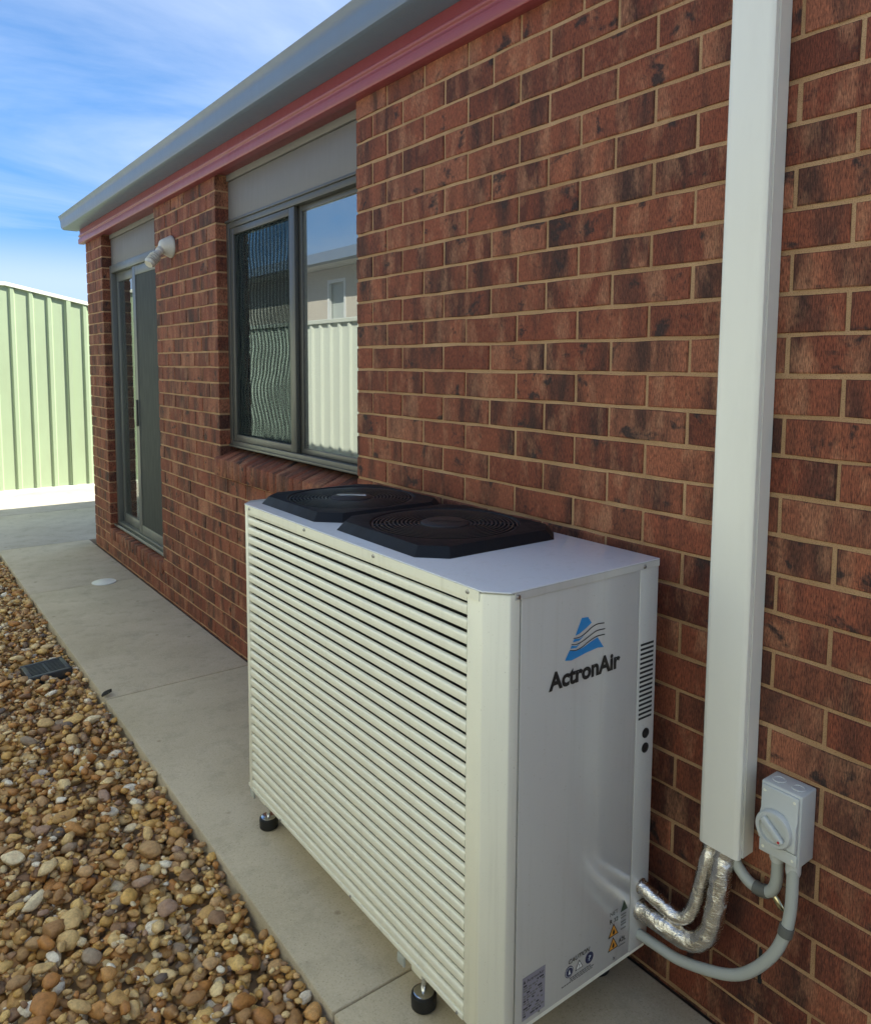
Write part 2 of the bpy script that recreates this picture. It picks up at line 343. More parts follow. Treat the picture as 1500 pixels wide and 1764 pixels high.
# ================================================================== BRICK HOUSE
house = empty('brick_house', (0, 0, ZG))
tag(house, 'red brick house wall with dark window and sliding door under a red fascia', 'house')
def in_open(y0, y1, z0, z1): return False
mort = MB(); MX = .0045
# mortar bodies (their own volumes, butted end to end)
mort.box(MX, .10, -5.0, YW0-.004, -1.66, ZTOP)
mort.box(MX, .10, YW0-.004, YW1+.004, -1.66, -.545)
mort.box(MX, .10, YW1+.004, YD0-.004, -1.66, ZTOP)
mort.box(MX, .10, YD0-.004, YD1+.004, -1.66, -1.40)
mort.box(MX, .10, YD1+.004, YC-.004, -1.66, ZTOP)
part('mortar', mort, MORTAR, house)

def brick_mesh(L, hgt, D, seed, wear=1.0):
    """brick centred on its front face; front at x=0, body to +x; chamfered worn front edges"""
    r = random.Random(seed); c = .0028*wear
    j = lambda s: r.uniform(-s, s)*wear
    hy, hz = L/2, hgt/2
    ring0 = [(0, -hy+c, -hz+c), (0, hy-c, -hz+c), (0, hy-c, hz-c), (0, -hy+c, hz-c)]
    ring1 = [(c, -hy, -hz), (c, hy, -hz), (c, hy, hz), (c, -hy, hz)]
    ring2 = [(D, -hy, -hz), (D, hy, -hz), (D, hy, hz), (D, -hy, hz)]
    # mid points along the long front edges give a slightly crooked arris
    v = []
    def sub(ring, xs):
        out = []
        for i in range(4):
            a, b = ring[i], ring[(i+1) % 4]
            out.append((a[0]+j(xs), a[1]+j(.0009), a[2]+j(.0009)))
            if i in (0, 2):
                for t in (.33, .67): out.append((a[0]+(b[0]-a[0])*t+j(xs), a[1]+(b[1]-a[1])*(t+j(.05)), a[2]+j(.0022)))
        return out
    r0, r1, r2 = sub(ring0, .0006), sub(ring1, .0004), [p for p in ring2]
    n = len(r0); vs = r0+r1+r2
    fs = [(0, 1, 6, 7), (1, 2, 5, 6), (2, 3, 4, 5)]
    fs += [(i, n+i, n+(i+1) % n, (i+1) % n) for i in range(n)]
    m = 2*n
    fs += [(n+0, m+0, m+1, n+3, n+2, n+1), (n+3, m+1, m+2, n+4), (n+4, m+2, m+3, n+7, n+6, n+5), (n+7, m+3, m+0, n+0)]
    return vs, fs
cache = {}
def brick_me(L):
    key = (round(L, 3), random.randrange(6 if abs(L-.23) < .004 else 2))
    if key not in cache:
        vs, fs = brick_mesh(key[0], H-.0102, .107, hash(key) % 9999)
        cache[key] = MB().add(vs, fs).mesh('brick', BRICK)
    return cache[key]
def joints(zc, y0, y1):
    """perpend positions for the course whose centre is k*H (k half-integer)"""
    k = round(zc - .5); even = (k % 2 == 1)      # k=-1 -> Z rows
    out = []
    n0 = int(math.floor(y0/.24))-1
    for n in range(n0, int(y1/.24)+3):
        y = n*.24 + (0 if even else .12)
        if zc > -6 and -.56 < y < .1:            # closer bricks beside the window
            tbl = {0.0: None, -.12: -.155, -.24: -.255, -.36: -.355, -.48: -.485}
            y = tbl.get(round(y, 2), y)
            if y is None: continue
        if y0+.045 < y < y1-.045: out.append(y)
    return [y0-.005] + sorted(out) + [y1+.005]
bricks = []
def course(k, y0, y1):
    J = joints(k, y0, y1)
    for a, b in zip(J[:-1], J[1:]):
        bricks.append((a+.005, b-.005, k*H))
for i in range(-19, 12):
    k = i+.5
    z = k*H
    if z < -.58:
        segs = [(-5.0, YC)] if z < -1.42 else [(-5.0, YD0), (YD1, YC)]
        if z > -1.42 and z < -1.30: pass
    else: segs = [(-5.0, YW0), (YW1, YD0), (YD1, YC)]
    for s_ in segs: course(k, *s_)
AC_POLY = [(425, 862), (620, 830), (960, 900), (1133, 962), (1120, 1640), (895, 1764), (800, 1764), (432, 1345)]
DU_POLY = [(1268, 0), (1376, 0), (1293, 1480), (1203, 1450)]
def inside(p, poly):
    x, y = p; c = False
    for i in range(len(poly)):
        (x1, y1), (x2, y2) = poly[i], poly[i-1]
        if (y1 > y) != (y2 > y) and x < (x2-x1)*(y-y1)/(y2-y1)+x1: c = not c
    return c
def px_area(y0, y1, z):
    P = [proj((0, y, zz_)) for y, zz_ in ((y0, z-H/2), (y1, z-H/2), (y1, z+H/2), (y0, z+H/2))]
    if any(p is None for p in P): return 0
    vis = 0
    for t in (.1, .5, .9):
        q = proj((0, y0+(y1-y0)*t, z))
        if q and 0 <= q[0] <= 1500 and 0 <= q[1] <= 1764 and not inside(q[:2], AC_POLY) and not inside(q[:2], DU_POLY): vis += 1
    if not vis: return 0
    A = 0
    for i in range(4): A += P[i-1][0]*P[i][1]-P[i][0]*P[i-1][1]
    return abs(A)/2*vis/3
order = sorted(bricks, key=lambda b: -px_area(*b))
NB = 300
far_b = MB()
for i, (y0, y1, z) in enumerate(order):
    L = y1-y0; dx, dz = random.uniform(-.0011, .0009), random.uniform(-.0009, .0009)
    if i < NB:
        link(brick_me(L), 'brick', house, (dx, (y0+y1)/2+random.uniform(-.0008, .0008), z+dz), (random.uniform(-.003, .003), 0, random.uniform(-.004, .004)))
    else:
        vs, fs = brick_mesh(L, H-.0102, .107, i)
        far_b.add([(a+dx, b+(y0+y1)/2, c_+z+dz) for a, b, c_ in vs], fs, random.random())
o = part('brick', far_b, BRICK, house); tag(o, kind='stuff')
o.name = 'brickwork'

# brick-on-edge sloping sills
def sill(y0, y1, zi, xo, drop, hgt, n, name):
    w = (y1-y0)/n
    bed = MB().prism([(xo+.006, zi-drop-hgt+.006), (xo+.004, zi-drop-.004), (.098, zi-.005), (.098, zi-drop-hgt+.006)], 1, y0+.003, y1-.003)
    part('sill_mortar', bed, MORTAR, house)
    for i in range(n):
        a, b = y0+i*w+.0024, y0+(i+1)*w-.0024; jx, jz = random.uniform(-.0009, .0009), random.uniform(-.0007, .0007)
        m = MB().prism([(xo+jx, zi-drop-hgt+jz), (xo+jx, zi-drop+jz), (.1, zi+jz), (.1, zi-drop-hgt+jz)], 1, a, b)
        part('sill_brick', m, BRICK, house, bevel=.0014, seg=1)
sill(YW0, YW1+.035, -.452, -.022, .050, .095, 17, 'w')
sill(YD0, YD1+.0, -1.318, -.006, .012, .078, 16, 'd')

# fascia board with mould, gutter and roof
fa = MB().prism([(-.042, 1.022), (-.046, 1.030), (-.046, 1.062), (-.036, 1.068), (-.036, 1.078), (-.043, 1.084), (-.045, 1.092), (-.034, 1.100), (-.028, 1.150), (.09, 1.150), (.09, 1.036), (.001, 1.036), (.001, 1.022)], 1, -5.0, 4.43)
part('fascia', fa, FASCIA, house, bevel=.002)
gp = [(-.030, 1.146), (-.030, 1.1425), (-.135, 1.1425), (-.150, 1.150), (-.157, 1.166), (-.159, 1.205), (-.165, 1.232), (-.174, 1.240), (-.178, 1.248), (-.172, 1.252), (-.164, 1.246), (-.156, 1.236), (-.154, 1.160), (-.140, 1.148)]
part('gutter', MB().prism(gp, 1, -5.0, 4.52), GUTTER, house, smooth=True)
part('gutter_end', MB().prism([(-.028, 1.142), (-.135, 1.142), (-.150, 1.149), (-.158, 1.165), (-.160, 1.205), (-.170, 1.240), (-.028, 1.240)], 1, 4.52, 4.523), GUTTER, house)
part('gutter', MB().prism([(y_+4.38-.03+.03, z_) for y_, z_ in [(.03, 1.1425), (.135, 1.1425), (.155, 1.16), (.165, 1.24), (.16, 1.245), (.03, 1.20)]], 0, -.02, 9.0), GUTTER, house)
rf = MB()
def slab(a, b, c_, d, t=.05):
    n = (Vector(b)-Vector(a)).cross(Vector(d)-Vector(a)).normalized()*t
    q = [Vector(p) for p in (a, b, c_, d)]; return rf.add([*q, *[p-n for p in q]], [(0, 1, 2, 3), (7, 6, 5, 4), (0, 4, 5, 1), (1, 5, 6, 2), (2, 6, 7, 3), (3, 7, 4, 0)])
e = 1.222; rz = e+4.5*math.tan(math.radians(21))
slab((-.12, -9, e), (4.4, -9, rz), (4.4, 0, rz), (-.12, 4.50, e))
slab((8.9, -9, e), (4.4, -9, rz), (4.4, 0, rz), (8.9, 4.50, e)); slab((-.12, 4.50, e), (4.4, 0, rz), (4.41, 0, rz), (8.9, 4.50, e))
part('roof', rf, ROOFM, house)
sh = MB(); sh.box(.10, 8.8, 4.27, YC-.003, -1.7, 1.2); sh.box(8.69, 8.8, -9, 4.27, -1.7, 1.2); sh.box(MX, .1, -9, -5.004, -1.7, 1.2); sh.box(.1, 8.69, -9, -8.9, -1.7, 1.2)
sh.box(.11, 8.69, -8.9, 4.27, 1.15, 1.2); sh.box(.11, 8.69, -8.9, 4.27, -1.7, -1.35)
part('rear_wall', sh, BRICK, house)
# inner lining of the two rooms (open towards the glass)
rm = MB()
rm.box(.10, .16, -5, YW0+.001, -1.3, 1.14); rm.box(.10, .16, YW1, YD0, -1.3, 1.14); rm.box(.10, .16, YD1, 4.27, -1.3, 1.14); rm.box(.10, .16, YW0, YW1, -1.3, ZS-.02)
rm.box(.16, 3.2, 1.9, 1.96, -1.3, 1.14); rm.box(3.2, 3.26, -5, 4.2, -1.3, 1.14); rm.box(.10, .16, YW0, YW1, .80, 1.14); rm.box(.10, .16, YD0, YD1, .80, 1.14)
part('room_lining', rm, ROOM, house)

# ---- header panels above the openings
def header(y0, y1, yb):
    part('infill_panel', B(.074, .092, y0+.001, y1-.001, .798, 1.0), PANEL, house, bevel=.0015)
    part('cover_strip', B(.064, .090, y0+.001, y1-.001, 1.003, 1.07), PANEL, house, bevel=.002)
header(YW0, YW1, 0); header(YD0, YD1, 0)

# ---- window
win = part('window', MB().box(.060, .112, YW1-.040, YW1-.001, ZS, .792).box(.060, .112, YW0+.001, YW0+.04, ZS, .792).box(.0605, .1125, YW0+.04, YW1-.04, .748, .7925).box(.0605, .1125, YW0+.04, YW1-.04, ZS, ZS+.036), FRAME, house, bevel=.002)
part('sill_bead', B(.052, .0595, YW0+.001, YW1-.001, ZS+.002, ZS+.014), FRAME, win, bevel=.001)
part('head_bead', B(.052, .0595, YW0+.001, YW1-.001, .778, .790), FRAME, win, bevel=.001)
M0, M1 = .625, .682      # meeting stile
part('sash', MB().box(.066, .088, YW1-.083, YW1-.041, ZS+.037, .747).box(.066, .088, M0, M1, ZS+.037, .747).box(.0665, .0875, M1, YW1-.083, .712, .7465).box(.0665, .0875, M1, YW1-.083, ZS+.0375, ZS+.072), FRAME, win, bevel=.0015)
part('sash', MB().box(.090, .110, M0-.03, M0+.01, ZS+.037, .747).box(.090, .110, YW0+.041, YW0+.07, ZS+.037, .747).box(.0905, .1095, YW0+.07, M0-.03, .722, .7465).box(.0905, .1095, YW0+.07, M0-.03, ZS+.0375, ZS+.062), FRAME, win, bevel=.0015)
part('pane', B(.099, .103, YW0+.065, M0-.025, ZS+.06, .725), GLASSV, win)
part('pane', B(.094, .098, M1-.005, YW1-.080, ZS+.07, .715), GLASS2, win)
part('flyscreen', MB().add([(.0775, M1-.003, ZS+.068), (.0775, YW1-.079, ZS+.068), (.0775, YW1-.079, .716), (.0775, M1-.003, .716)], [(0, 1, 2, 3)]), MESHM, win)
# ---- sliding door
DZ = ZDS+.0
door = part('sliding_door', MB().box(.058, .125, YD1-.045, YD1-.001, DZ, .792).box(.058, .125, YD0+.001, YD0+.045, DZ, .792).box(.0585, .1255, YD0+.045, YD1-.045, .735, .7925).box(.0585, .1255, YD0+.045, YD1-.045, DZ, DZ+.03), FRAMEL, house, bevel=.002)
part('track', B(.030, .058, YD0+.001, YD1-.001, DZ-.006, DZ+.004), FRAMEL, door)
for xx in (.033, .046): part('track_rail', B(xx, xx+.0025, YD0+.002, YD1-.002, DZ+.0041, DZ+.014), CHROME, door)
D0, D1 = 3.215, 3.29
part('leaf', MB().box(.070, .096, D0, D1, DZ+.031, .734).box(.070, .096, YD0+.046, YD0+.09, DZ+.031, .734).box(.0705, .0955, YD0+.09, D0, .665, .7335).box(.0705, .0955, YD0+.09, D0, DZ+.0315, DZ+.10), FRAMEL, door, bevel=.002)
part('leaf', MB().box(.098, .122, D1-.02, D1+.02, DZ+.031, .734).box(.098, .122, YD1-.095, YD1-.046, DZ+.031, .734).box(.0985, .1215, D1+.02, YD1-.095, .665, .7335).box(.0985, .1215, D1+.02, YD1-.095, DZ+.0315, DZ+.10), FRAMEL, door, bevel=.002)
part('pane', B(.108, .112, D1+.015, YD1-.092, DZ+.095, .67), GLASS, door)
part('pane', B(.086, .090, YD0+.085, D0+.004, DZ+.095, .67), GLASS2, door)
part('flyscreen', MB().add([(.076, YD0+.088, DZ+.098), (.076, D0+.002, DZ+.098), (.076, D0+.002, .667), (.076, YD0+.088, .667)], [(0, 1, 2, 3)]), painted('door_mesh', (.018, .024, .024), .7, .1), door)
part('handle', B(.055, .068, D0+.012, D0+.034, -.45, -.25), FRAME, door, bevel=.004)

# ---- spotlight fitting on the pier beside the door
lt = empty('wall_light', (0, 2.15, .735)); tag(lt, 'small beige spotlight fitting fixed to the brick pier beside the sliding door', 'light')
ax = Vector((-.84, -.10, -.10)).normalized()
part('base', MB().lathe([(.066, 0), (.068, .006), (.066, .014), (.058, .030), (.044, .058), (.034, .072), (.020, .078)], (-.001, 2.15, .735), (-1, 0, -.03)), LAMPM, lt, smooth=True)
d2 = (Vector((-.155, 2.105, .615))-Vector((-.075, 2.14, .705))).normalized(); s0 = Vector((-.070, 2.14, .712))
part('knuckle', MB().lathe([(.015, -.004), (.026, 0), (.027, .020), (.022, .026)], s0, d2), LAMPM, lt, smooth=True)
pr = [(.022, 0), (.024, .02), (.030, .024), (.031, .030)]
for i in range(4): pr += [(.022, .034+.016*i), (.022, .040+.016*i), (.035, .042+.016*i), (.035, .047+.016*i)]
pr += [(.027, .104), (.026, .112), (.010, .113)]
part('lamp_holder', MB().lathe(pr, s0+d2*.028, d2), LAMPM, lt, smooth=True)

# ================================================================== COVERED PIPE DUCT
du = empty('pipe_duct', (0, -1.726, -1.08)); tag(du, 'tall off-white plastic cover duct running up the brick wall', 'duct')
part('cover', MB().prism([(-.002, -1.777), (-.043, -1.777), (-.044, -1.7735), (-.049, -1.7735), (-.050, -1.777), (-.0585, -1.7755), (-.063, -1.770), (-.0640, -1.762), (-.0640, -1.690), (-.0630, -1.682), (-.0585, -1.6765), (-.050, -1.675), (-.049, -1.6785), (-.044, -1.6785), (-.043, -1.675), (-.002, -1.675)], 2, -1.083, 1.0215), DUCT, du, smooth=True)
part('duct_inside', B(-.058, -.004, -1.769, -1.683, -1.0836, -1.0831), DARK, du)
def smooth_path(pts, n=6):
    P = [Vector(p) for p in pts]; out = []
    for i in range(len(P)-1):
        p0, p1, p2, p3 = P[max(i-1, 0)], P[i], P[i+1], P[min(i+2, len(P)-1)]
        for t in range(n):
            t /= n; out.append(.5*((2*p1)+(-p0+p2)*t+(2*p0-5*p1+4*p2-p3)*t*t+(-p0+3*p1-3*p2+p3)*t**3))
    return out+[P[-1]]
pA = [(-.035, -1.700, -1.02), (-.035, -1.690, -1.10), (-.045, -1.69, -1.13), (-.055, -1.682, -1.197), (-.065, -1.674, -1.25), (-.075, -1.659, -1.280), (-.085, -1.635, -1.287), (-.095, -1.596, -1.271), (-.105, -1.548, -1.252)]
pB = [(-.035, -1.738, -1.02), (-.035, -1.730, -1.10), (-.044, -1.729, -1.125), (-.052, -1.728, -1.18), (-.061, -1.724, -1.246), (-.070, -1.713, -1.295), (-.079, -1.686, -1.323), (-.087, -1.645, -1.327), (-.096, -1.599, -1.319), (-.105, -1.548, -1.312)]
o = part('insulated_pipe', MB().tube(smooth_path(pA, 8), .0172, 20, wob=.12), FOIL, smooth=True); tag(o, 'thinner foil wrapped pipe bending from the duct into the white unit', 'pipe', 'foil wrapped refrigerant pipes')
o = part('insulated_pipe', MB().tube(smooth_path(pB, 8), .0242, 22, wob=.12), FOIL, smooth=True); tag(o, 'thicker foil wrapped pipe bending below the thinner foil pipe', 'pipe', 'foil wrapped refrigerant pipes')
cL = [(-.035, -1.889, -1.02), (-.042, -1.891, -1.052), (-.049, -1.894, -1.12), (-.056, -1.890, -1.175), (-.063, -1.869, -1.241), (-.070, -1.824, -1.308), (-.077, -1.779, -1.345), (-.084, -1.712, -1.371), (-.091, -1.65, -1.385), (-.098, -1.595, -1.383), (-.105, -1.548, -1.379)]
cl = empty('conduit', (-.05, -1.88, -1.2)); tag(cl, 'long grey conduit sweeping from the isolator switch down to the white unit', 'conduit', 'grey electrical conduits')
part('tube', MB().tube(smooth_path(cL, 6), .0125, 18), GREYC, cl, smooth=True)
part('gland', MB().lathe([(.0155, 0), (.0155, .026), (.0135, .034), (.0128, .036)], (-.037, -1.889, -1.026), (-.05, 0, -1)), GREY, cl, smooth=True)
part('clip', MB().lathe([(.0148, -.011), (.0152, -.009), (.0152, .009), (.0148, .011)], (-.0565, -1.8895, -1.178), (-.15, .15, -1)), CLIP, cl, smooth=True)
cS = [(-.025, -1.738, -1.03), (-.025, -1.743, -1.096), (-.026, -1.754, -1.116), (-.026, -1.771, -1.132), (-.027, -1.79, -1.141), (-.028, -1.818, -1.142), (-.028, -1.838, -1.130), (-.029, -1.848, -1.107), (-.029, -1.850, -1.076), (-.030, -1.849, -1.02)]
cs = empty('conduit', (-.03, -1.80, -1.14)); tag(cs, 'short grey conduit looping from the duct bottom up into the isolator switch', 'conduit', 'grey electrical conduits')
part('tube', MB().tube(smooth_path(cS, 6), .0125, 18), GREYC, cs, smooth=True)
part('gland', MB().lathe([(.0155, 0), (.0155, .020), (.013, .027)], (-.031, -1.849, -1.026), (0, 0, -1)), GREY, cs, smooth=True)
part('clip', MB().tube([(-.028, -1.800, -1.142), (-.028, -1.815, -1.1425), (-.028, -1.829, -1.1375)], .0148, 16), CLIP, cs, smooth=True)
o = part('saddle_fitting', MB().tube([(-.018, -1.835, -1.137), (-.020, -1.846, -1.146), (-.020, -1.856, -1.157), (-.016, -1.864, -1.166)], [.007, .0085, .0085, .006], 12), BRASS, smooth=True)
tag(o, 'small brass fitting on the bricks between the two grey conduits', 'fitting')
# ---- isolator switch
iso = empty('isolator_switch', (0, -1.867, -.95)); tag(iso, 'grey weatherproof isolator switch box with round dial on the brick wall', 'switch')
y0, y1, z0, z1 = -1.912, -1.823, -1.026, -.868
part('back_box', B(-.062, -.001, y0, y1, z0, z1), GREY, iso, bevel=.0035)
cvr = part('front_cover', MB().prism([(-.062, z0+.030), (-.066, z0+.030), (-.074, z0+.036), (-.074, -.938), (-.068, -.925), (-.068, z1-.006), (-.062, z1-.004)], 1, y0+.004, y1-.004), GREY, iso, bevel=.002)
part('lower_cover', B(-.0665, -.0622, y0+.003, y1-.003, z0+.002, z0+.0285), GREY, iso, bevel=.0015)
part('dial_ring', MB().lathe([(.040, 0), (.040, .008), (.037, .012), (.030, .0125), (.029, .006), (.001, .006)], (-.070, -1.862, -.957), (-1, 0, 0), 40), GREY, iso, smooth=True)
a_ = math.radians(-42); kb = MB().box(-.012, .0, -.030, .030, -.0075, .0075)
kb.v = [(x-.076, -1.862+y*math.cos(a_)-z*math.sin(a_), -.957-(y*math.sin(a_)+z*math.cos(a_))) for x, y, z in kb.v]
kb.v = [(x, y, z) for x, y, z in kb.v]
knob = part('dial_handle', kb, GREY, iso, bevel=.003)
part('dial_mark', MB().lathe([(.0028, 0), (.0028, .0006)], (-.0885, -1.862-.024*math.cos(a_), -.957+.024*math.sin(a_)), (-1, 0, 0), 10), REDM, iso)
for dz_, dy_ in ((z0+.014, .012), (z0+.014, .077), (z1-.016, .012), (z1-.016, .077)):
    part('cover_screw', MB().lathe([(.0034, 0), (.003, .001)], (-.0665 if dz_ < -1 else -.0682, y0+dy_, dz_), (-1, 0, 0), 12), CREAM, iso, smooth=True)
for yy in (-1.889, -1.846):
    part('knockout', MB().lathe([(.0145, 0), (.0145, .0012), (.0125, .0018), (.0105, .0018), (.010, .0008), (.001, .0008)], (-.032, yy, z1), (0, 0, 1), 26), GREY, iso, smooth=True)

# ---- weep slot in the lower brickwork
part('weep_slot', B(.0, .004, -1.8095, -1.8015, -1.39, -1.302), DARK, house)

# ================================================================== AIR CONDITIONER
ac = empty('air_conditioner', (-.33, -.91, ZG)); tag(ac, 'large cream air conditioning unit with louvred front and two black fans on top', 'air conditioner')
X0, X1, Y0, Y1, Z0, Z1 = -.59, -.075, -1.55, -.27, -1.412, -.4395
# corner pillars (folded sheet)
part('corner_post', MB().prism([(X0, -1.459), (X0, -1.508), (-.551, Y0), (-.5235, Y0), (-.5235, Y0+.02), (-.56, -1.459)], 2, Z0, Z1-.003), CREAM, ac, bevel=.003)
part('corner_post', MB().prism([(X0, -.331), (-.56, -.331), (-.5235, Y1-.02), (-.5235, Y1), (-.551, Y1), (X0, -.312)], 2, Z0, Z1-.003), CREAM, ac, bevel=.003)
# side service panel and rear strip
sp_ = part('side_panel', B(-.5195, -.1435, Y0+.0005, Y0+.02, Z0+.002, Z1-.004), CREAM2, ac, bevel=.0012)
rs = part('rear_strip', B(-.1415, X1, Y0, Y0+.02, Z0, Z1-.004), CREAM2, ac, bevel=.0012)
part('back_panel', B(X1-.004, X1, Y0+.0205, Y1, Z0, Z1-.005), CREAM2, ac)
part('end_panel', B(-.523, X1-.005, Y1-.006, Y1, Z0, Z1-.005), CREAM, ac)
part('base_tray', B(X0+.012, X1-.004, Y0+.004, Y1-.004, Z0-.012, Z0-.001), CREAM, ac)
# lid with folded lip and clipped corners
ld = MB().prism([(X0-.002, -1.508), (-.552, Y0-.002), (X1+.001, Y0-.002), (X1+.001, Y1+.002), (-.552, Y1+.002), (X0-.002, -.312)], 2, Z1, Z1+.0035)
part('lid', ld, LIDM, ac, bevel=.0014)
lp = MB().prism([(X0-.0022, Z1), (X0-.0022, Z1-.020), (X0-.0004, Z1-.020), (X0-.0004, Z1)], 1, -1.500, -.318)
lp2 = MB().prism([(Y0-.0022, Z1), (Y0-.0022, Z1-.0145), (Y0-.0004, Z1-.0145), (Y0-.0004, Z1)], 0, -.540, X1)
part('lid_lip', lp, CREAM, ac); part('lid_lip', lp2, CREAM2, ac)
# louvre slats
part('top_rail', B(X0, X0+.02, -1.4585, -.3315, Z1-.030, Z1-.003), CREAM, ac, bevel=.001)
part('bottom_rail', B(X0-.001, X0+.02, -1.4585, -.3315, Z0, Z0+.013), CREAM, ac, bevel=.001)
n_sl = 29; zt, zb = Z1-.030, Z0+.013; pitch = (zt-zb)/n_sl
slat = [(.0078, .0240), (.0040, .0234), (.0016, .0220), (.0003, .0192), (0, .0150), (0, .0055), (.0008, .0028), (.003, .0012), (.0075, .0006), (.0075, .0018), (.0050, .0022), (.0028, .0040), (.0018, .0110), (.0020, .0176), (.0032, .0206), (.0054, .0220), (.0083, .0227)]
sm = MB().prism([(a, b) for a, b in slat], 1, -1.458, -.332).mesh('louvre_slat', CREAM, smooth=True)
for i in range(n_sl):
    o = link(sm, 'louvre_slat', ac, (X0+.001, 0, zb+pitch*i))
part('coil_backing', B(X0+.030, X0+.036, -1.458, -.332, Z0+.01, Z1-.02), DARK, ac)
core = B(X0+.040, X1-.006, Y0+.022, Y1-.01, Z0+.001, Z1-.006); part('inner_body', core, DARK, ac)
# screws
def screw(c, ax_, parent, r=.0042): part('screw', MB().lathe([(r*1.25, 0), (r*1.25, .0008), (r, .0012), (r*.92, .0030), (r*.4, .0034)], c, ax_, 12), SCREW, parent, smooth=True)
for yy in (-.352, -.735, -1.10, -1.464): screw((X0-.0022, yy, Z1-.008), (-1, 0, 0), ac)
for xx in (-.531, -.131): screw((xx, Y0-.0022, Z1-.0085), (0, -1, 0), ac)
for yy in (-.55, -.98, -1.44): screw((X0-.001, yy, Z0+.006), (-1, 0, 0), ac, .003)
for xx in (-.45, -.20): screw((xx, Y0+.0005, Z0+.014), (0, -1, 0), ac, .0028)
# rear strip slots and two grommet holes
for i in range(17):
    z = -.638-i*(.182/16)
    part('vent_slot', B(-.134, -.086, Y0-.0008, Y0-.0001, z-.0026, z+.0026), DARK, rs)
for z in (-.861, -.898): part('grommet', MB().lathe([(.0125, 0), (.0125, .0014), (.010, .0018), (.0095, .0006), (.001, .0006)], (-.1055, Y0, z), (0, -1, 0), 24), RUB, rs, smooth=True)
part('pipe_grommet', MB().lathe([(.019, 0), (.019, .0025), (.015, .003)], (-.105, Y0, -1.252), (0, -1, 0), 20), FOIL, rs)
part('pipe_grommet', MB().lathe([(.026, 0), (.026, .0025), (.021, .003)], (-.105, Y0, -1.312), (0, -1, 0), 20), FOIL, rs)
